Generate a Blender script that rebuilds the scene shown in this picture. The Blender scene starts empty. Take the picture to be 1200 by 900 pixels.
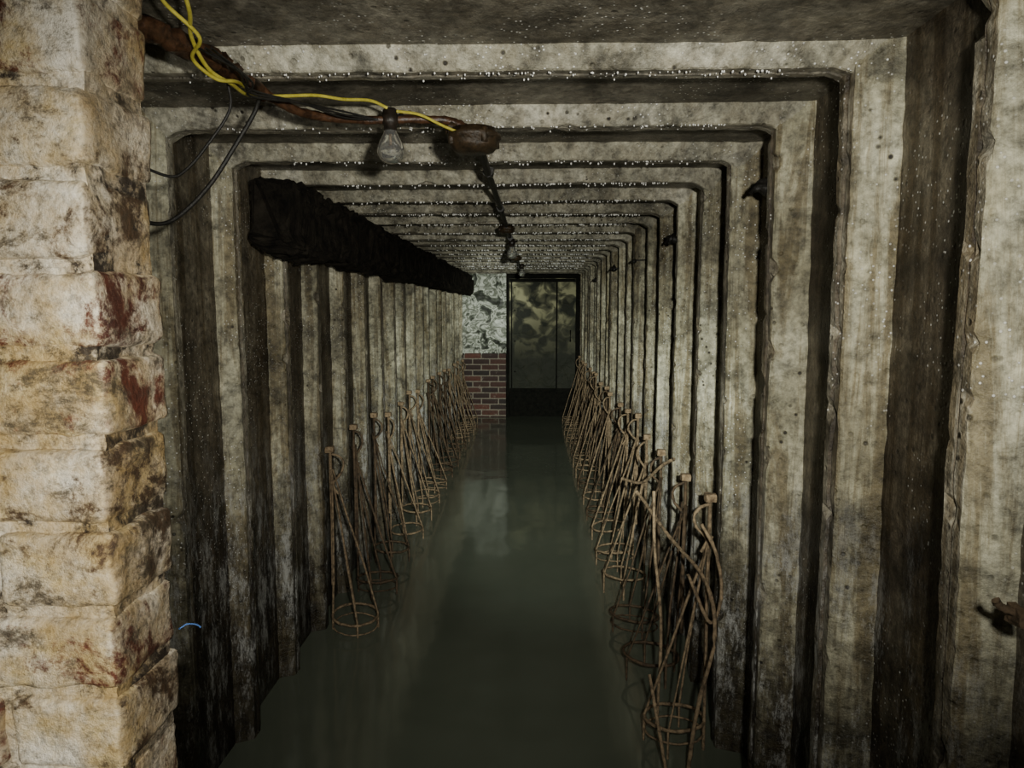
import bpy, bmesh, math, random
from mathutils import Vector, Matrix, noise
random.seed(7)
D=bpy.data
scene=bpy.context.scene
CZ=1.42
XL,XR=-0.92,0.60
Y0,Y1=-1.5,9.6
RIB0,SP=1.42,0.417
ZF=-0.35
ZC=1.87      # underside of ceiling ribs
CWEB=0.042

# ---------------------------------------------------------------- helpers
def N(p,s=1.0): return noise.noise(Vector(p)*s)
def obj_from_bm(bm,name,mats,parent=None,smooth=False):
    me=D.meshes.new(name); bm.to_mesh(me); bm.free()
    for m in mats: me.materials.append(m)
    if smooth:
        for p in me.polygons: p.use_smooth=True
    ob=D.objects.new(name,me); scene.collection.objects.link(ob)
    if parent: ob.parent=parent
    return ob
def empty(name,loc=(0,0,0)):
    e=D.objects.new(name,None); e.location=loc; scene.collection.objects.link(e); return e
def catmull(pts,n=6):
    P=[Vector(p) for p in pts]
    if len(P)<3: return P
    out=[]
    Q=[P[0]*2-P[1]]+P+[P[-1]*2-P[-2]]
    for i in range(1,len(Q)-2):
        a,b,c,d=Q[i-1],Q[i],Q[i+1],Q[i+2]
        for k in range(n):
            t=k/n
            out.append(0.5*((2*b)+(c-a)*t+(2*a-5*b+4*c-d)*t*t+(3*b-a-3*c+d)*t**3))
    out.append(P[-1]); return out
def tube(bm,pts,r,seg=7,closed=False,jit=0.0,mat=0):
    P=[Vector(p) for p in pts]; n=len(P); rings=[]
    up=Vector((0.13,0.21,0.97)).normalized()
    for i in range(n):
        if closed: t=P[(i+1)%n]-P[(i-1)%n]
        else: t=P[min(i+1,n-1)]-P[max(i-1,0)]
        if t.length<1e-9: t=Vector((0,0,1))
        t.normalize()
        a=t.cross(up)
        if a.length<0.05: a=t.cross(Vector((1,0,0)))
        a.normalize(); b=t.cross(a)
        ring=[]
        for k in range(seg):
            th=2*math.pi*k/seg
            rr=r*(1+(random.uniform(-jit,jit) if jit else 0))
            ring.append(bm.verts.new(P[i]+a*math.cos(th)*rr+b*math.sin(th)*rr))
        rings.append(ring)
    for i in range(n if closed else n-1):
        A,B=rings[i],rings[(i+1)%n]
        for k in range(seg):
            f=bm.faces.new((A[k],A[(k+1)%seg],B[(k+1)%seg],B[k])); f.material_index=mat; f.smooth=True
    if not closed:
        for R in (rings[0],rings[-1][::-1]):
            f=bm.faces.new(R); f.material_index=mat
def lathe(bm,prof,c,seg=24,mat=0,axis='z'):
    rings=[]
    for (r,z) in prof:
        ring=[]
        for k in range(seg):
            th=2*math.pi*k/seg
            v=Vector((r*math.cos(th),r*math.sin(th),z)) if axis=='z' else Vector((r*math.cos(th),z,r*math.sin(th)))
            ring.append(bm.verts.new(Vector(c)+v))
        rings.append(ring)
    for i in range(len(rings)-1):
        for k in range(seg):
            f=bm.faces.new((rings[i][k],rings[i][(k+1)%seg],rings[i+1][(k+1)%seg],rings[i+1][k])); f.smooth=True; f.material_index=mat
    bm.faces.new(rings[0][::-1]).material_index=mat; bm.faces.new(rings[-1]).material_index=mat
def box(bm,lo,hi,cuts=(1,1,1),disp=0.0,fs=20,rnd=0.0,layer=None,col=None,mat=0,seed=0):
    lo=Vector(lo);hi=Vector(hi); nx,ny,nz=cuts; vs={}
    c=(lo+hi)/2; h=(hi-lo)/2
    def V(i,j,k):
        key=(i,j,k)
        if key not in vs:
            p=Vector((lo.x+(hi.x-lo.x)*i/nx,lo.y+(hi.y-lo.y)*j/ny,lo.z+(hi.z-lo.z)*k/nz))
            if rnd>0:
                q=Vector([max(-(h[a]-rnd),min(h[a]-rnd,p[a]-c[a])) for a in range(3)])
                dlt=(p-c)-q
                if dlt.length>1e-7: p=c+q+dlt.normalized()*rnd
            if disp>0:
                nv=noise.noise_vector(p*fs+Vector((seed,seed*1.7,0)))
                nv2=noise.noise_vector(p*fs*3+Vector((seed,0,9)))
                p=p+nv*disp+nv2*disp*.5
            vs[key]=bm.verts.new(p)
        return vs[key]
    def F(a,b,c_,d):
        f=bm.faces.new((a,b,c_,d)); f.material_index=mat
        if layer is not None:
            for l in f.loops: l[layer]=col
    for i in range(nx):
        for j in range(ny):
            F(V(i,j,0),V(i,j+1,0),V(i+1,j+1,0),V(i+1,j,0)); F(V(i,j,nz),V(i+1,j,nz),V(i+1,j+1,nz),V(i,j+1,nz))
    for i in range(nx):
        for k in range(nz):
            F(V(i,0,k),V(i+1,0,k),V(i+1,0,k+1),V(i,0,k+1)); F(V(i,ny,k),V(i,ny,k+1),V(i+1,ny,k+1),V(i+1,ny,k))
    for j in range(ny):
        for k in range(nz):
            F(V(0,j,k),V(0,j,k+1),V(0,j+1,k+1),V(0,j+1,k)); F(V(nx,j,k),V(nx,j+1,k),V(nx,j+1,k+1),V(nx,j,k+1))

# ---------------------------------------------------------------- materials
class MB:
    def __init__(s,name):
        s.m=D.materials.new(name); s.m.use_nodes=True; s.nt=s.m.node_tree
        s.b=s.nt.nodes['Principled BSDF']; s.tc=s.nt.nodes.new('ShaderNodeTexCoord')
    def mapc(s,scale=(1,1,1),loc=(0,0,0)):
        n=s.nt.nodes.new('ShaderNodeMapping'); n.inputs['Scale'].default_value=scale; n.inputs['Location'].default_value=loc
        s.nt.links.new(s.tc.outputs['Object'],n.inputs[0]); return n.outputs[0]
    def noise(s,vec,scale,detail=6,rough=.6,dist=0):
        n=s.nt.nodes.new('ShaderNodeTexNoise'); n.inputs['Scale'].default_value=scale; n.inputs['Detail'].default_value=detail
        n.inputs['Roughness'].default_value=rough; n.inputs['Distortion'].default_value=dist
        s.nt.links.new(vec,n.inputs['Vector']); return n.outputs['Fac']
    def voro(s,vec,scale,feat='F1'):
        n=s.nt.nodes.new('ShaderNodeTexVoronoi'); n.feature=feat; n.inputs['Scale'].default_value=scale
        s.nt.links.new(vec,n.inputs['Vector']); return n.outputs['Distance']
    def ramp(s,fac,stops):
        n=s.nt.nodes.new('ShaderNodeValToRGB'); e=n.color_ramp.elements
        while len(e)<len(stops): e.new(.5)
        for k,(p,c) in enumerate(stops):
            e[k].position=p; e[k].color=(c,c,c,1) if isinstance(c,(int,float)) else (*c,1)
        s.nt.links.new(fac,n.inputs[0]); return n.outputs[0]
    def mix(s,fac,a,b,mode='MIX'):
        n=s.nt.nodes.new('ShaderNodeMix'); n.data_type='RGBA'; n.blend_type=mode
        for sock,v in ((n.inputs[0],fac),(n.inputs[6],a),(n.inputs[7],b)):
            if isinstance(v,(int,float)): sock.default_value=v
            elif isinstance(v,tuple): sock.default_value=(*v,1)
            else: s.nt.links.new(v,sock)
        return n.outputs[2]
    def math(s,op,a,b):
        n=s.nt.nodes.new('ShaderNodeMath'); n.operation=op
        for i,v in enumerate((a,b)):
            if isinstance(v,(int,float)): n.inputs[i].default_value=v
            else: s.nt.links.new(v,n.inputs[i])
        return n.outputs[0]
    def axis(s,ax,lo,hi):
        sp=s.nt.nodes.new('ShaderNodeSeparateXYZ'); s.nt.links.new(s.tc.outputs['Object'],sp.inputs[0])
        n=s.nt.nodes.new('ShaderNodeMapRange'); n.inputs[1].default_value=lo; n.inputs[2].default_value=hi
        s.nt.links.new(sp.outputs[ax],n.inputs[0]); return n.outputs[0]
    def z(s,lo,hi): return s.axis('Z',lo,hi)
    def nx(s):
        ge=s.nt.nodes.new('ShaderNodeNewGeometry'); sp=s.nt.nodes.new('ShaderNodeSeparateXYZ')
        s.nt.links.new(ge.outputs['Normal'],sp.inputs[0]); return sp.outputs['X']
    def bump(s,h,strength=.5,dist=.01):
        n=s.nt.nodes.new('ShaderNodeBump'); n.inputs['Strength'].default_value=strength; n.inputs['Distance'].default_value=dist
        s.nt.links.new(h,n.inputs['Height']); s.nt.links.new(n.outputs[0],s.b.inputs['Normal'])
    def set(s,**k):
        for a,v in k.items():
            sock=s.b.inputs[a.replace('_',' ')]
            if isinstance(v,(int,float)): sock.default_value=v
            elif isinstance(v,tuple): sock.default_value=(*v,1) if len(v)==3 else v
            else: s.nt.links.new(v,sock)

def concrete(name,dark,mid,light,low=True,spec=.5,streaky=.8):
    b=MB(name); c=b.mapc()
    base=b.ramp(b.noise(c,2.6,9,.72,.4),[(.34,dark),(.49,mid),(.62,light)])
    streak=b.ramp(b.noise(b.mapc((12,12,.7)),1.6,9,.75,.6),[(.45,0),(.56,1)])
    col=b.mix(b.math('MULTIPLY',streak,streaky),base,b.mix(1,base,(.36,.29,.19),'MULTIPLY'))
    fine=b.noise(c,45,6,.7)
    col=b.mix(.8,col,b.ramp(fine,[(.3,.12),(.5,.8),(.70,1.35)]),'MULTIPLY')
    med=b.noise(c,8,9,.72,.6)
    col=b.mix(.8,col,b.ramp(med,[(.36,.2),(.5,.85),(.62,1.2)]),'MULTIPLY')
    sp=b.ramp(b.voro(c,34),[(.10,1),(.2,0)])
    msk=b.ramp(b.noise(c,5,3),[(.5,0),(.6,1)])
    col=b.mix(b.math('MULTIPLY',sp,msk),col,(.03,.025,.018))
    wsp=b.ramp(b.voro(b.mapc((1,1,1),(3,1,2)),80),[(.13,1),(.20,0)])
    wm=b.ramp(b.noise(b.mapc((1,1,.7),(5,2,1)),4,4),[(.46,0),(.56,1)])
    col=b.mix(b.math('MULTIPLY',wsp,wm),col,(.9,.9,.85))
    if low:
        tide=b.math('ADD',b.z(-.05,1.35),b.math('MULTIPLY',b.math('SUBTRACT',b.noise(b.mapc((4.5,4.5,.8)),3,8,.8),.5),1.8))
        col=b.mix(b.ramp(tide,[(.2,.96),(.70,.0)]),col,b.mix(1,col,(.13,.11,.08),'MULTIPLY'))
        eff=b.math('MULTIPLY',b.ramp(b.noise(b.mapc((6,6,1.8),(1,7,3)),2.3,12,.9),[(.51,0),(.58,1)]),b.ramp(b.z(-.1,1.5),[(.0,.1),(.25,1),(.5,.8),(.75,.0)]))
        col=b.mix(b.math('MULTIPLY',eff,.75),col,(.58,.59,.57))
    b.set(Base_Color=col,Roughness=b.ramp(b.noise(c,6,5),[(.35,.30),(.65,.65)]),Specular_IOR_Level=spec)
    h=b.math('ADD',b.math('MULTIPLY',fine,.6),b.noise(c,130,4,.7))
    h=b.math('SUBTRACT',h,b.math('MULTIPLY',sp,.6))
    h=b.math('ADD',h,b.math('MULTIPLY',b.math('MULTIPLY',wsp,wm),.5))
    b.bump(h,.75,.006)
    return b.m
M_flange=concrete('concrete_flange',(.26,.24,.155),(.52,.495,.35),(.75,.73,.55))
M_web=concrete('concrete_web',(.065,.050,.033),(.155,.128,.088),(.31,.275,.20))  # browner web, with recess shade deepened in the colour
M_flat=concrete('concrete_flange_inner_face',(.20,.175,.125),(.46,.425,.325),(.72,.685,.56))  # flats get their own albedo to make up for grazing light
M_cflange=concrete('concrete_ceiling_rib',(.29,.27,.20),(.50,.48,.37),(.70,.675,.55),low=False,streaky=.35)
M_cweb=concrete('concrete_soffit',(.085,.075,.056),(.20,.183,.14),(.34,.315,.25),low=False,streaky=.4)  # soffit between ribs darkened in colour to deepen its shade
M_cflat=concrete('concrete_ceiling_rib_underside',(.18,.16,.12),(.36,.335,.26),(.56,.53,.43),low=False,streaky=.4)  # underside tone lifted in the colour against grazing light

def brick_mat(name,paint,paint2,w,wside,mould_lo=.56):
    b=MB(name); c=b.mapc()
    at=b.nt.nodes.new('ShaderNodeAttribute'); at.attribute_name='Col'
    raw=b.mix(.8,at.outputs['Color'],b.ramp(b.noise(c,60,6,.7),[(.3,.3),(.6,1),(.8,1.5)]),'MULTIPLY')
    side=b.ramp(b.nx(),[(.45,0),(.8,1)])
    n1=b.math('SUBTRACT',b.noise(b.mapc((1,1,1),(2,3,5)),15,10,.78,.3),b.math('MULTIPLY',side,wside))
    pm=b.ramp(n1,[(w,0),(w+.08,1)])
    pc=b.mix(b.ramp(b.noise(c,14,9,.78),[(.40,0),(.56,1)]),paint,paint2)
    pc=b.mix(.9,pc,b.ramp(b.noise(c,100,7,.8),[(.3,.15),(.5,.95),(.8,1.2)]),'MULTIPLY')
    yel=b.ramp(b.noise(b.mapc((1,1,1),(19,4,2)),7,7,.7),[(.44,0),(.58,.85)])
    pc=b.mix(yel,pc,b.mix(1,pc,(.76,.62,.32),'MULTIPLY'))
    col=b.mix(pm,raw,pc)
    mould=b.ramp(b.noise(b.mapc((1,1,1.6),(9,4,2)),12,10,.82,.3),[(mould_lo,0),(mould_lo+.09,1)])
    col=b.mix(b.math('MULTIPLY',mould,.88),col,(.06,.045,.025))
    col=b.mix(b.math('MULTIPLY',side,.75),col,b.mix(1,col,(.46,.42,.37),'MULTIPLY'))  # side face shaded in its colour so the front looks brighter lit
    b.set(Base_Color=col,Roughness=.6)
    b.bump(b.math('ADD',b.noise(c,30,6,.7),b.math('MULTIPLY',b.noise(c,150,5,.75),.7)),.8,.006)
    return b.m
M_pier=brick_mat('flaking_whitewashed_brick',(.82,.77,.65),(.56,.47,.32),.395,.04,.53)
M_endbrick=brick_mat('old_red_brick',(.42,.37,.31),(.3,.24,.19),.60,0,.62)
def simple(name,a,bc,scale,rough,metal=0,bs=.6,bd=.004,spec=.5):
    b=MB(name); c=b.mapc()
    n=b.noise(c,scale,7,.7)
    b.set(Base_Color=b.ramp(n,[(.35,a),(.65,bc)]),Roughness=rough,Metallic=metal,Specular_IOR_Level=spec); b.bump(n,bs,bd); return b.m
M_mortar=simple('lime_mortar',(.18,.16,.12),(.40,.36,.29),40,.9)
M_rust=simple('rusty_iron',(.03,.021,.013),(.17,.115,.066),45,.8)
M_rustpale=simple('rust_scale_pale',(.08,.058,.035),(.42,.31,.19),50,.85)
M_rustwet=simple('wet_rusty_conduit',(.014,.008,.005),(.10,.048,.024),55,.3)
M_boxm=simple('wet_rusted_junction_box',(.014,.011,.007),(.065,.042,.022),60,.35,0,.9)
M_black=simple('black_rubber_cable',(.006,.006,.005),(.022,.02,.017),60,.5)
M_yellow=simple('yellow_flex',(.35,.30,.03),(.70,.62,.10),40,.4,0,.2)
M_wood=simple('rotten_black_timber',(.003,.0026,.002),(.030,.025,.018),14,.9,0,1,.03,.2)
M_block=simple('rust_crusted_block',(.12,.08,.045),(.42,.31,.19),60,.9)
M_bake=simple('bakelite',(.008,.007,.006),(.03,.022,.016),60,.35)
M_blue=simple('blue_insulation',(.05,.12,.35),(.08,.18,.45),40,.5)
g=MB('clear_bulb_glass'); g.set(Base_Color=(.96,.97,.94),Roughness=g.ramp(g.noise(g.mapc(),90,4),[(.4,.02),(.7,.15)]),Transmission_Weight=.93,IOR=1.22); M_glass=g.m
g=MB('water_drop'); g.set(Base_Color=(1,1,.97),Roughness=.12,IOR=1.33,Specular_IOR_Level=1.0); M_drop=g.m  # opaque white base paints in the glints of clear drops
w=MB('murky_flood_water'); c=w.mapc()
w.set(Base_Color=w.ramp(w.noise(c,.9,4),[(.3,(.125,.145,.108)),(.7,(.165,.19,.145))]),Roughness=.10,IOR=1.33,Specular_IOR_Level=.8)
w.bump(w.math('ADD',w.noise(w.mapc((1,.8,1)),2.6,2,.5,.3),w.math('MULTIPLY',w.noise(c,11,2),.06)),.12,.04); M_water=w.m
s=MB('whitewashed_rubble_stone'); c=s.mapc((1,1,1))
st=s.ramp(s.noise(c,4.5,4,.5,1.6),[(.36,(.04,.045,.035)),(.44,(.16,.18,.14)),(.50,(.80,.84,.74)),(.56,(.16,.18,.13)),(.64,(.78,.82,.74))])
crk=s.ramp(s.voro(s.mapc((1,1,1.7),(0,0,.3)),3.6,'DISTANCE_TO_EDGE'),[(.008,1),(.03,0)])
s.set(Base_Color=s.mix(s.math('MULTIPLY',crk,.6),st,(.04,.04,.03)),Roughness=.4)
s.bump(s.noise(c,9,6,.65,1.4),.9,.03); M_stone=s.m
d=MB('green_steel_painted_reflections'); c=d.mapc()
mot2=d.ramp(d.noise(d.mapc((1,1,1.1)),5.5,3,.45,.8),[(.40,0),(.52,.3),(.60,1)])  # wavy blotches of reflected light painted into the door colour
up=d.ramp(d.z(.75,1.45),[(0,0.02),(.5,.30),(1,1)])  # painted reflections are strongest at the top, fading to dark below
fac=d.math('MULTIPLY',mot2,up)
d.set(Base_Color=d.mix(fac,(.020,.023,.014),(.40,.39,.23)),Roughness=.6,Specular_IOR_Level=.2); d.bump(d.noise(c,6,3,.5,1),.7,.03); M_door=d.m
M_doorframe=simple('door_frame_steel',(.003,.0035,.0025),(.012,.012,.009),20,.85,0,.5,.004,.15)
M_floor=simple('silted_floor',(.03,.03,.02),(.08,.075,.055),10,.9)

# ---------------------------------------------------------------- shell
def rib_profile(rng,fl=.048,groove=.10):
    """(y, depth(0=inner,1=web), material index of the strip that follows, offset)"""
    out=[(Y0,1,0,0)]
    k=-7
    while True:
        y=RIB0+SP*k+rng.uniform(-.012,.012); 
        if y>Y1-.13: break
        if y-.04>Y0:
            o=rng.uniform(-.009,.009); o2=o+rng.uniform(-.005,.005); h=fl/2
            out+=[(y-.030,1,1,0),(y-.004,.06,1,o),(y,0,2,o),(y+h-.003,0,2,o),(y+h-.001,groove,0,o),(y+h+.002,groove,0,o),(y+h+.004,0,2,o2),(y+fl,0,2,o2),(y+fl+.004,.06,2,o2),(y+fl+.018,1,0,0),(y+.092+ (SP-.124)*.5,1.03,0,0)]
        k+=1
    out.append((Y1+.02,1,0,0))
    return out
def make_wall(name,x_in,sgn,seed,WEB):
    rng=random.Random(seed); prof=rib_profile(rng)
    bm=bmesh.new(); nz=150; z0,z1=ZF-.03,ZC+.12
    cols=[]
    for (y,dep,m,o) in prof:
        col=[]
        for i in range(nz+1):
            z=z0+(z1-z0)*i/nz
            n=N((x_in*3,y*2.5,z*1.2))*.006+N((x_in,y*22,z*22))*.003
            chip=0
            if dep<.1:
                cn=N((y*21,z*19,seed)); chip=max(0,cn-.36)*.06
            x=x_in+sgn*(dep*WEB+o+n+chip)
            col.append(bm.verts.new((x,y+N((z*2,y*7,seed))*.008+N((z*25,y*17,seed))*.0032,z)))
        cols.append(col)
    for a in range(len(cols)-1):
        for i in range(nz):
            q=(cols[a][i],cols[a+1][i],cols[a+1][i+1],cols[a][i+1])
            f=bm.faces.new(q if sgn>0 else q[::-1]); f.material_index=prof[a][2]
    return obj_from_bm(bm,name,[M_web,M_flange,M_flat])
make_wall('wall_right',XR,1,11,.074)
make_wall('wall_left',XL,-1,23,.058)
# ceiling
rng=random.Random(5); prof=rib_profile(rng); bm=bmesh.new(); nx=100; x0,x1=XL-.12,XR+.12; cols=[]
for (y,dep,m,o) in prof:
    col=[]
    for i in range(nx+1):
        x=x0+(x1-x0)*i/nx
        n=N((x*1.5,y*2.5,3))*.006+N((x*22,y*22,1))*.0025
        chip=max(0,N((y*9,x*9,4))-.36)*.05 if dep<.1 else 0
        e=min(x-XL,XR-x); haunch=max(0,.03-e)*.6 if dep<.5 else 0
        col.append(bm.verts.new((x,y+N((x*3,y*7,2))*.006+N((x*24,y*17,3))*.003,ZC+dep*CWEB+o*.6+n+chip-haunch)))
    cols.append(col)
for a in range(len(cols)-1):
    for i in range(nx):
        f=bm.faces.new((cols[a][i],cols[a][i+1],cols[a+1][i+1],cols[a+1][i])); f.material_index=prof[a][2]
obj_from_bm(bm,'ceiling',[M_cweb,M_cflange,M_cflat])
bm=bmesh.new(); box(bm,(XL-.12,Y0-.1,ZF-.1),(XR+.12,Y1+.2,ZF),(8,40,1),.004,6); obj_from_bm(bm,'floor',[M_floor])
bm=bmesh.new(); box(bm,(XL-.12,Y0-.1,ZF),(XR+.12,Y0,ZC+.1),(8,1,12),.004,6); obj_from_bm(bm,'wall_rear',[M_web])
# water
bm=bmesh.new(); xs=14;ys=60; vv=[[bm.verts.new((XL-.06+(XR-XL+.14)*i/xs,Y0+(Y1-Y0-.02)*j/ys,0)) for i in range(xs+1)] for j in range(ys+1)]
for j in range(ys):
    for i in range(xs):
        f=bm.faces.new((vv[j][i],vv[j][i+1],vv[j+1][i+1],vv[j+1][i])); f.smooth=True
obj_from_bm(bm,'flood_water',[M_water])

# ---------------------------------------------------------------- end wall: rubble + brick + door
wb=empty('wall_back')
DX=-.36
bm=bmesh.new(); nx,nz=36,70
g_=[[None]*(nx+1) for _ in range(nz+1)]
for k in range(nz+1):
    for i in range(nx+1):
        x=XL-.1+(DX-XL+.1)*i/nx; z=.80+(ZC+.1-.80)*k/nz
        y=Y1-.02-abs(N((x*5,1,z*7)))*.07-N((x*20,3,z*20))*.015
        g_[k][i]=bm.verts.new((x,y,z))
for k in range(nz):
    for i in range(nx): bm.faces.new((g_[k][i],g_[k][i+1],g_[k+1][i+1],g_[k+1][i]))
obj_from_bm(bm,'rubble_stonework',[M_stone],wb)
bm=bmesh.new(); L=bm.loops.layers.color.new('Col')
row=0; z=ZF
while z<.81:
    x=XL-.1-(.11 if row%2 else 0)
    while x<DX-.01:
        xe=min(x+.215,DX); xs_=max(x,XL-.1)
        if xe-xs_>.03:
            t=random.random(); q=random.random()*.8+.6; col=((.22+.10*t)*q,(.115+.06*t)*q,(.08+.045*t)*q,1)
            box(bm,(xs_,Y1-.11+random.uniform(-.004,.004),z),(xe,Y1,z+.065),(4,2,2),.002,30,.006,L,col,seed=row)
        x+=.225
    z+=.075; row+=1
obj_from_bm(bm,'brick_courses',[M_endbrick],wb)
bm=bmesh.new(); box(bm,(XL-.1,Y1-.10,ZF),(DX-.004,Y1+.05,.82)); obj_from_bm(bm,'mortar_bed',[M_mortar],wb)
bm=bmesh.new(); box(bm,(XL-.12,Y1+.03,ZF),(XR+.12,Y1+.15,ZC+.1)); obj_from_bm(bm,'backing_concrete',[M_web],wb)
# door
dr=empty('door_1')
dx0,dx1,dzt=DX+.005,XR-.02,1.82
bm=bmesh.new()
box(bm,(dx0,Y1-.12,ZF),(dx0+.035,Y1+.02,dzt),(1,1,30),.001,20)
box(bm,(dx1-.03,Y1-.12,ZF),(dx1+.09,Y1+.02,dzt),(1,1,30),.001,20)
box(bm,(dx0,Y1-.12,dzt),(dx1+.09,Y1+.02,dzt+.03),(20,1,1),.001,20)
box(bm,(dx0,Y1-.10,dzt+.03),(dx1+.09,Y1+.02,ZC+.09),(10,1,1),.002,20)
obj_from_bm(bm,'frame',[M_doorframe],dr)
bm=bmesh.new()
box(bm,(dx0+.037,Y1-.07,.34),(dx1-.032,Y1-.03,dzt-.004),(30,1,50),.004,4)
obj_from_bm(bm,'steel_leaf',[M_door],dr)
bm=bmesh.new()
box(bm,(dx0+.037,Y1-.05,ZF),(dx1-.032,Y1-.02,.335),(10,1,4),.001,9)
xm=dx0+.5*(dx1-dx0)
box(bm,(dx0+.06,Y1-.085,.345),(dx0+.075,Y1-.07,dzt-.02),(1,1,20),.001,9)
box(bm,(xm+.18,Y1-.085,.345),(xm+.20,Y1-.07,dzt-.02),(1,1,20),.001,9)
box(bm,(dx0+.04,Y1-.08,.34),(dx1-.035,Y1-.068,.38),(20,1,1),.001,9)
box(bm,(dx0+.04,Y1-.08,dzt-.05),(dx1-.035,Y1-.068,dzt-.008),(20,1,1),.001,9)
for zz in (.6,1.0,1.4,1.7):
    lathe(bm,[(.010,0),(.010,-.008),(.005,-.013)],(dx0+.11,Y1-.068,zz),10,0,'y')
tube(bm,[(dx1-.10,Y1-.07,1.0),(dx1-.10,Y1-.12,1.0),(dx1-.10,Y1-.12,1.14),(dx1-.10,Y1-.07,1.14)],.009)
obj_from_bm(bm,'bottom_plate_and_straps',[M_doorframe],dr)

# ---------------------------------------------------------------- brick pier at the entrance
pier=empty('brick_pier')
bm=bmesh.new(); L=bm.loops.layers.color.new('Col')
PX=-.364; PY0,PY1=.60,.705
z=ZF; row=0
rp=random.Random(3)
while z<ZC+.0:
    ln=.215 if row%2 else .1025
    x=PX
    first=True
    while x>XL-.05:
        l=ln if first else .215; first=False
        xa=max(x-l,XL-.06)
        t=rp.random()
        col=(.34+.12*t,.17+.06*t,.10+.04*t,1) if rp.random()<.6 else (.34,.26,.17,1)
        dx=rp.uniform(-.005,.003); dy=rp.uniform(-.003,.002)
        if x-xa>.03:
            box(bm,(xa,PY0+dy,z+rp.uniform(-.001,.001)),(x+dx,PY1+dy,z+.065),(max(3,int((x-xa)/.006)),14,11),.0030,30,.007,L,col,seed=row*1.3)
        x-=l+.009
    z+=.0755; row+=1
for f in bm.faces: f.smooth=True
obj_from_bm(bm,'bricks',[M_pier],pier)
bm=bmesh.new(); L=bm.loops.layers.color.new('Col')
box(bm,(XL-.06,PY0+.0065,ZF),(PX-.0065,PY1-.0065,ZC+.03),(50,10,260),.003,30,0,L,(.20,.155,.10,1))
obj_from_bm(bm,'mortar_joints',[M_pier],pier)
bm=bmesh.new(); tube(bm,catmull([(-.372,.722,CZ-.335),(-.367,.73,CZ-.333),(-.362,.74,CZ-.338),(-.360,.745,CZ-.343)],4),.0009,6)
obj_from_bm(bm,'blue_wire_offcut',[M_blue])

# ---------------------------------------------------------------- rotten timber
bm=bmesh.new()
ny=330; nr=40; rings=[]
for j in range(ny+1):
    y=2.36+(9.45-2.36)*(j/ny)**1.35
    xa,xb=XL+.005,-.785
    zt=CZ+.425+N((y*1.3,0,1))*.010; zb=CZ+.19+N((y*2.1,4,1))*.022-N((y*7,9,1))*.014
    if j<8: zb+= (8-j)*.005; zt-=(8-j)*.002
    ring=[]
    for k in range(nr):
        th=2*math.pi*(k+.5)/nr; c_,s_=math.cos(th),math.sin(th)
        pw=.3
        px=(xa+xb)/2+(xb-xa)/2*math.copysign(abs(c_)**pw,c_); pz=(zt+zb)/2+(zt-zb)/2*math.copysign(abs(s_)**pw,s_)
        v=Vector((px,y,pz)); nv=noise.noise_vector(Vector((v.x*18,v.y*5,v.z*30)))*.018+noise.noise_vector(Vector((v.x*45,v.y*30,v.z*60)))*.020
        rr=N((v.x*25,v.y*18,v.z*25)); nv.x-=max(0,rr-.15)*.06
        if j==0: nv*=1.6
        v=v+nv; v.x=max(v.x,XL+.001) if c_<0 else v.x
        ring.append(bm.verts.new(v))
    rings.append(ring)
for j in range(ny):
    for k in range(nr): bm.faces.new((rings[j][k],rings[j][(k+1)%nr],rings[j+1][(k+1)%nr],rings[j+1][k]))
bm.faces.new(rings[0]); bm.faces.new(rings[-1][::-1])
obj_from_bm(bm,'rotten_timber_beam',[M_wood])

# ---------------------------------------------------------------- conduit, lamps, wires
cf=empty('electrical_conduit')
bm=bmesh.new()
tube(bm,catmull([(-.80,.80,CZ+.42),(-.70,.98,CZ+.425),(-.60,1.13,CZ+.427),(-.55,1.29,CZ+.428),(-.537,1.43,CZ+.424),(-.49,1.52,CZ+.405),(-.44,1.58,CZ+.405),(-.36,1.63,CZ+.412),(-.28,1.65,CZ+.418),(-.19,1.66,CZ+.416),(-.15,1.66,CZ+.40)],8),.0095,10,jit=.14)
tube(bm,catmull([(-.78,.82,CZ+.422),(-.68,1.0,CZ+.425),(-.60,1.13,CZ+.427),(-.552,1.28,CZ+.426),(-.545,1.36,CZ+.424)],12),.017,12,jit=.4)
tube(bm,[(-.537,1.40,CZ+.424),(-.536,1.43,CZ+.423),(-.53,1.46,CZ+.42)],.014,12,jit=.15)
obj_from_bm(bm,'rusted_pipe',[M_rustwet],cf)
bm=bmesh.new()
tube(bm,catmull([(-.135,1.68,CZ+.39),(-.137,1.9,CZ+.405),(-.14,2.3,CZ+.412),(-.14,3.0,CZ+.42),(-.14,3.77,CZ+.42),(-.142,5,CZ+.425),(-.142,6.6,CZ+.425),(-.12,9.4,CZ+.425)],10),.0105,9,jit=.15)
for y in (2.28,3.1,4.35,5.6,7.3):
    tube(bm,[(-.14,y-.02,CZ+.418),(-.14,y+.02,CZ+.418)],.017,10,jit=.15)
obj_from_bm(bm,'tunnel_run_pipe',[M_black],cf)
def jbox(bm,c,s=1):
    lathe(bm,[(.030*s,.030*s),(.046*s,.028*s),(.050*s,.018*s),(.056*s,.016*s),(.056*s,.008*s),(.050*s,.005*s),(.049*s,-.006*s),(.041*s,-.016*s),(.022*s,-.021*s),(.01*s,-.021*s)],c,26)
    for a in range(4):
        th=a*math.pi/2+.5
        p=Vector(c)+Vector((math.cos(th)*.05*s,math.sin(th)*.05*s,0)); lathe(bm,[(.007*s,-.006*s),(.007*s,.022*s)],p,8)
bm=bmesh.new(); jbox(bm,(-.133,1.65,CZ+.365),1.08)
tube(bm,[(-.19,1.655,CZ+.40),(-.165,1.655,CZ+.387)],.016,12,jit=.1)
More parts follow.
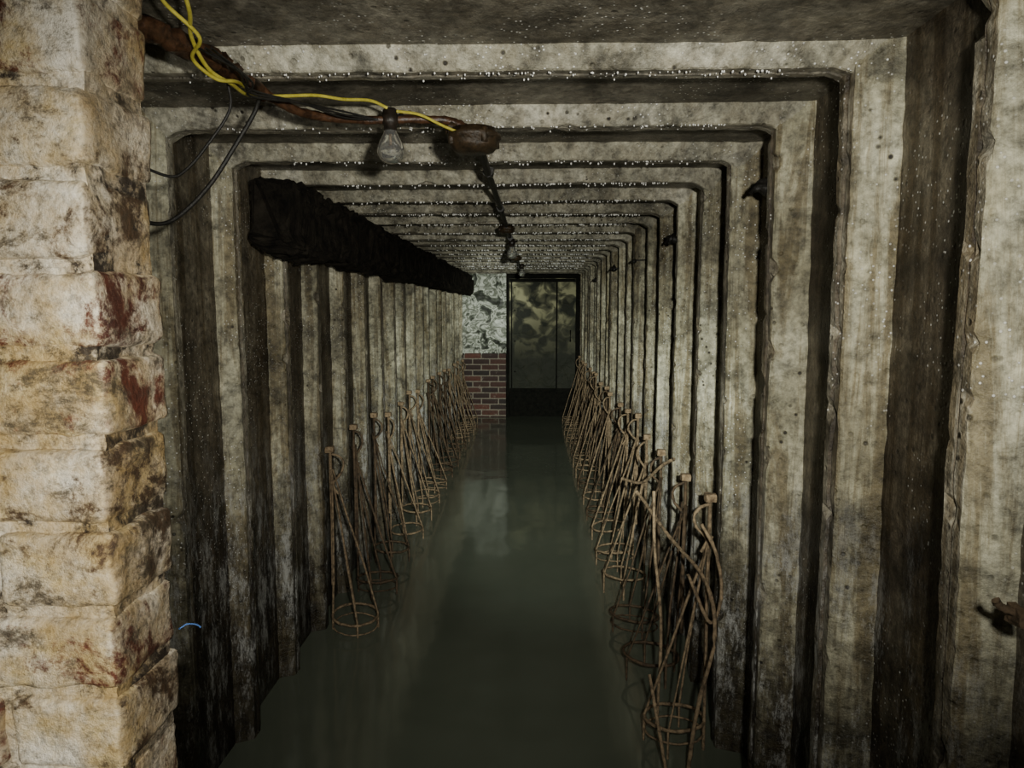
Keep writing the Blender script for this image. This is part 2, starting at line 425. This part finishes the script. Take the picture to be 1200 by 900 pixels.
tube(bm,[(-.134,1.69,CZ+.385),(-.134,1.73,CZ+.39)],.016,12,jit=.1)
jbox(bm,(-.14,3.77,CZ+.40),.8); jbox(bm,(-.142,5.9,CZ+.40),.8)
obj_from_bm(bm,'junction_boxes',[M_boxm],cf)

def bulb(c,broken=False):
    e=empty('light_bulb')
    bm=bmesh.new(); c=Vector(c)
    prof=[(.0135,.052),(.0138,.038),(.017,.030),(.025,.016),(.0295,.003),(.0295,-.008),(.026,-.019),(.018,-.027),(.008,-.0305),(.001,-.031)]
    lathe(bm,prof,c,28); obj_from_bm(bm,'glass_envelope',[M_glass],e)
    bm=bmesh.new(); lathe(bm,[(.012,.040),(.0145,.040),(.0145,.052),(.019,.054),(.020,.060),(.020,.070),(.016,.074),(.016,.084),(.012,.088)],c,20)
    tube(bm,[c+Vector((0,0,.06)),c+Vector((.03,0,.075))],.006,7)
    obj_from_bm(bm,'lampholder',[M_bake],e)
    bm=bmesh.new(); tube(bm,[c+Vector((0,0,.036)),c+Vector((0,0,.012))],.004,8)
    tube(bm,[c+Vector((-.002,0,.014)),c+Vector((-.012,0,.0)),c+Vector((0,.003,.004)),c+Vector((.012,0,.0)),c+Vector((.002,0,.014))],.0006,4)
    obj_from_bm(bm,'filament_mount',[M_rustpale],e)
bulb((-.318,1.645,CZ+.352))
bulb((-.13,4.4,CZ+.33)); bulb((-.11,6.8,CZ+.33))

bm=bmesh.new()
tube(bm,catmull([(-.49,.98,CZ+.50),(-.508,1.10,CZ+.444),(-.537,1.17,CZ+.424),(-.540,1.235,CZ+.396),(-.530,1.30,CZ+.392),(-.535,1.40,CZ+.40),(-.487,1.45,CZ+.413),(-.44,1.5,CZ+.428),(-.398,1.55,CZ+.434),(-.35,1.59,CZ+.442),(-.320,1.62,CZ+.435)],8),.0034,8)
tube(bm,catmull([(-.52,1.02,CZ+.46),(-.545,1.10,CZ+.45),(-.52,1.16,CZ+.42),(-.555,1.21,CZ+.405),(-.535,1.25,CZ+.385),(-.52,1.30,CZ+.395),(-.53,1.38,CZ+.405)],8),.0032,8)
tube(bm,catmull([(-.30,1.63,CZ+.43),(-.25,1.62,CZ+.42),(-.20,1.61,CZ+.395),(-.165,1.61,CZ+.38)],8),.0032,8)
obj_from_bm(bm,'yellow_electric_wire',[M_yellow])
bm=bmesh.new()
tube(bm,catmull([(-.548,1.33,CZ+.405),(-.555,1.35,CZ+.36),(-.602,1.35,CZ+.295),(-.64,1.35,CZ+.255),(-.67,1.35,CZ+.243),(-.72,1.34,CZ+.26)],8),.0028,8)
tube(bm,catmull([(-.525,1.42,CZ+.41),(-.53,1.41,CZ+.375),(-.569,1.4,CZ+.306),(-.62,1.4,CZ+.235),(-.68,1.4,CZ+.179),(-.725,1.4,CZ+.163),(-.79,1.4,CZ+.18)],8),.0042,8)
for k in range(3):
    tube(bm,catmull([(-.53+.01*k,1.18,CZ+.41),(-.50,1.26+.03*k,CZ+.40),(-.52,1.36,CZ+.40-.006*k),(-.46,1.47,CZ+.405),(-.40,1.56,CZ+.40+.006*k),(-.34,1.62,CZ+.41)],6),.0022,7)
obj_from_bm(bm,'black_cable',[M_black])

# ---------------------------------------------------------------- rusty wire stands
def stand(side,y,seed,xw):
    """ring near the water line, rods rising to a small crusted block resting against the rib"""
    r=random.Random(seed)
    e=empty('rusty_wire_stand')
    R=r.uniform(.095,.105)
    xc=xw-side*(R+r.uniform(.03,.045)); yc=y+r.uniform(-.02,.02)
    zr=r.uniform(.06,.10); H=.80+r.uniform(-.04,.04)
    head=Vector((xw-side*r.uniform(.022,.05),y+r.uniform(-.03,.03),H))
    tx,ty=r.uniform(-.1,.1),r.uniform(-.1,.1)
    bm=bmesh.new(); rod=.0044
    def ring(cx,cy,cz,R,rr):
        tube(bm,[(cx+R*math.cos(a*math.pi/14),cy+R*math.sin(a*math.pi/14),cz+R*(tx*math.cos(a*math.pi/14)+ty*math.sin(a*math.pi/14))+r.uniform(-.002,.002)) for a in range(28)],rr,6,True,.15)
    ring(xc,yc,zr,R,rod*1.35)
    if r.random()<.5: ring(xc,yc,zr-.045,R*.98,rod*.8)
    neck=head-Vector((0,0,.10))
    n=4; off=math.pi*(0 if side<0 else 1)+r.uniform(-.3,.3)
    for i in range(n):
        a=off+i*2*math.pi/n+r.uniform(-.2,.2)
        b0=Vector((xc+R*math.cos(a),yc+R*math.sin(a),-.2)); b1=Vector((xc+R*math.cos(a),yc+R*math.sin(a),zr))
        top=neck+Vector((r.uniform(-.012,.012),r.uniform(-.02,.02),r.uniform(-.03,.03)))
        m1=b1.lerp(top,.35)+Vector((r.uniform(-.005,.005),r.uniform(-.005,.005),0)); m2=b1.lerp(top,.7)+Vector((r.uniform(-.006,.006),r.uniform(-.006,.006),0))
        tube(bm,[b0,b1,m1,m2,top],rod*(.85+.4*r.random()),6,jit=.2)
    tube(bm,[head-Vector((side*-.0,0,.60)),head-Vector((side*.003,.004,.3)),neck,head],rod*1.6,7,jit=.2)
    # open hook under the head, curling out over the water
    hh=r.uniform(.07,.10); ww=r.uniform(.035,.055); dy=r.uniform(-.02,.02)
    pts=[head-Vector((0,0,.01)),head+Vector((-side*ww*.6,dy,-.02)),head+Vector((-side*ww,dy,-.05)),head+Vector((-side*ww*.8,dy,-.05-hh*.5)),head+Vector((-side*ww*.15,dy*.5,-.05-hh)),head+Vector((-side*ww*.5,dy,-.07-hh*1.3))]
    tube(bm,catmull(pts,4),rod*1.2,6,jit=.25)
    obj_from_bm(bm,'wire_frame',[M_rust if r.random()<.4 else M_rustpale],e)
    bm=bmesh.new(); s=.018
    box(bm,head-Vector((s,s,.002)),head+Vector((s,s,s*1.4)),(3,3,3),.003,60,.004)
    obj_from_bm(bm,'head_block',[M_block],e)
k=2
while RIB0+SP*k+.05<9.35:
    y=RIB0+SP*k+.03
    stand(1,y,100+k,XR)
    if k>=4: stand(-1,y-.03,200+k,XL)
    k+=1
bm=bmesh.new()
for pts,rr in [
  ([(.40,2.75,CZ-.70),(.47,2.45,CZ-.78),(.535,2.2,CZ-.84),(.545,2.1,CZ-.98),(.50,2.1,CZ-1.2),(.47,2.1,CZ-1.46)],.0065),
  ([(.52,2.2,CZ-.66),(.56,2.18,CZ-.74),(.575,2.15,CZ-.86),(.54,2.14,CZ-.95),(.47,2.14,CZ-.80)],.0055),
  ([(.37,2.2,CZ-1.15),(.39,2.1,CZ-1.3),(.41,2.0,CZ-1.46)],.0055),
  ([(.44,2.6,CZ-.66),(.43,2.5,CZ-.85),(.44,2.4,CZ-1.1),(.42,2.35,CZ-1.45)],.0055),
  ([(.38,3.05,CZ-.72),(.44,2.9,CZ-.70),(.49,2.75,CZ-.60),(.53,2.7,CZ-.56)],.0065)]:
    tube(bm,catmull(pts,7),rr,7,jit=.25)
obj_from_bm(bm,'tangled_rusty_rods',[M_rustpale])

# ---------------------------------------------------------------- wall fixings (rotted cleats) on right wall
for y,z,s in ((1.93,1.735,1),(3.14,1.715,1),(5.4,1.715,.9),(4.3,1.70,.6),(7.0,1.70,.8)):
    bm=bmesh.new(); 
    bmesh.ops.create_icosphere(bm,subdivisions=3,radius=.028*s)
    for v in bm.verts:
        v.co=v.co*(1+.6*N(v.co*40+Vector((y,0,0))))
        v.co.x*=.8; v.co.z*=.8; v.co+=Vector((XR-.012,y,z))
    tube(bm,[(XR+.06,y,z+.005),(XR-.03,y-.005,z),(XR-.045,y-.01,z-.02)],.006*s,7,jit=.2)
    obj_from_bm(bm,'rotted_wall_cleat',[M_black])
bm=bmesh.new()
tube(bm,catmull([(.66,.87,CZ-.365),(.60,.87,CZ-.37),(.572,.868,CZ-.362),(.562,.866,CZ-.352)],5),.005,7,jit=.2)
box(bm,(.585,.855,CZ-.385),(.60,.885,CZ-.36),(2,3,3),.003,60,.003)
obj_from_bm(bm,'rusty_wall_hook',[M_rust])

# ---------------------------------------------------------------- condensation droplets
rd=random.Random(77); bm=bmesh.new()
def drop(p,r,str_=(1,1,1)):
    m=Matrix.Translation(p)@Matrix.Diagonal((r*str_[0],r*str_[1],r*str_[2],1))
    bmesh.ops.create_icosphere(bm,subdivisions=1,radius=1,matrix=m)
for i in range(1900):
    k=rd.randint(0,16); y=RIB0+SP*k+rd.choice((rd.uniform(.0,.020),rd.uniform(.028,.046),.0,-.004,.0))
    x=XL+.15+(XR-XL-.25)*(rd.random()**.75)
    drop(Vector((x,y,ZC-.005+N((x*1.5,y*2.5,3))*.006)),rd.uniform(.0014,.0028)*(1+.09*k)*(.75 if k<2 else 1),(1,1,1.4))
for f in bm.faces: f.smooth=True
obj_from_bm(bm,'condensation_droplets',[M_drop])

# ---------------------------------------------------------------- lights (hand torch next to the camera + added fill for the pier)
def spot(name,loc,tgt,power,ang,blend,col,size=.02,linear=False):
    l=D.lights.new(name,'SPOT'); l.energy=power; l.spot_size=math.radians(ang); l.spot_blend=blend; l.color=col; l.shadow_soft_size=size
    if linear:
        l.use_nodes=True; nt=l.node_tree; em=nt.nodes['Emission']; fo=nt.nodes.new('ShaderNodeLightFalloff'); fo.inputs['Strength'].default_value=1; fo.inputs['Smooth'].default_value=0
        nt.links.new(fo.outputs['Linear'],em.inputs['Strength'])
    o=D.objects.new(name,l); scene.collection.objects.link(o); o.location=loc
    o.rotation_euler=(Vector(tgt)-Vector(loc)).to_track_quat('-Z','Y').to_euler(); return o
T=(.13,-.03,CZ+.08)
spot('torch_spill_light',T,(.08,4,CZ+.12),34,88,1,(1,.97,.86),.025,True)
spot('torch_near_flood_light',T,(.04,4,CZ+.12),50,92,1,(1,.97,.86),.025)
spot('torch_beam_light',T,(-.02,6,.42),135,34,1,(.94,1,.88),.025,True)
spot('torch_rubble_boost_light',T,(-.62,9.5,CZ+.05),120,9,1,(.95,1,.90),.025,True)  # extra narrow spot added to brighten the rubble stones
spot('pier_fill_light',(-.04,-.02,CZ-.03),(-.44,.7,CZ-.36),34,98,1,(1,.96,.86),.01)  # added lamp that brightens the lower brick pier

w=D.worlds.new('World'); scene.world=w; w.use_nodes=True
w.node_tree.nodes['Background'].inputs[0].default_value=(.5,.6,.5,1); w.node_tree.nodes['Background'].inputs[1].default_value=.002

# ---------------------------------------------------------------- camera
cam=D.cameras.new('camera'); co=D.objects.new('camera',cam); scene.collection.objects.link(co)
cam.sensor_width=36; cam.lens=25.5; cam.clip_start=.02
co.location=(0,0,CZ); co.rotation_euler=(math.radians(90-5.9),0,math.radians(1.7))
scene.camera=co
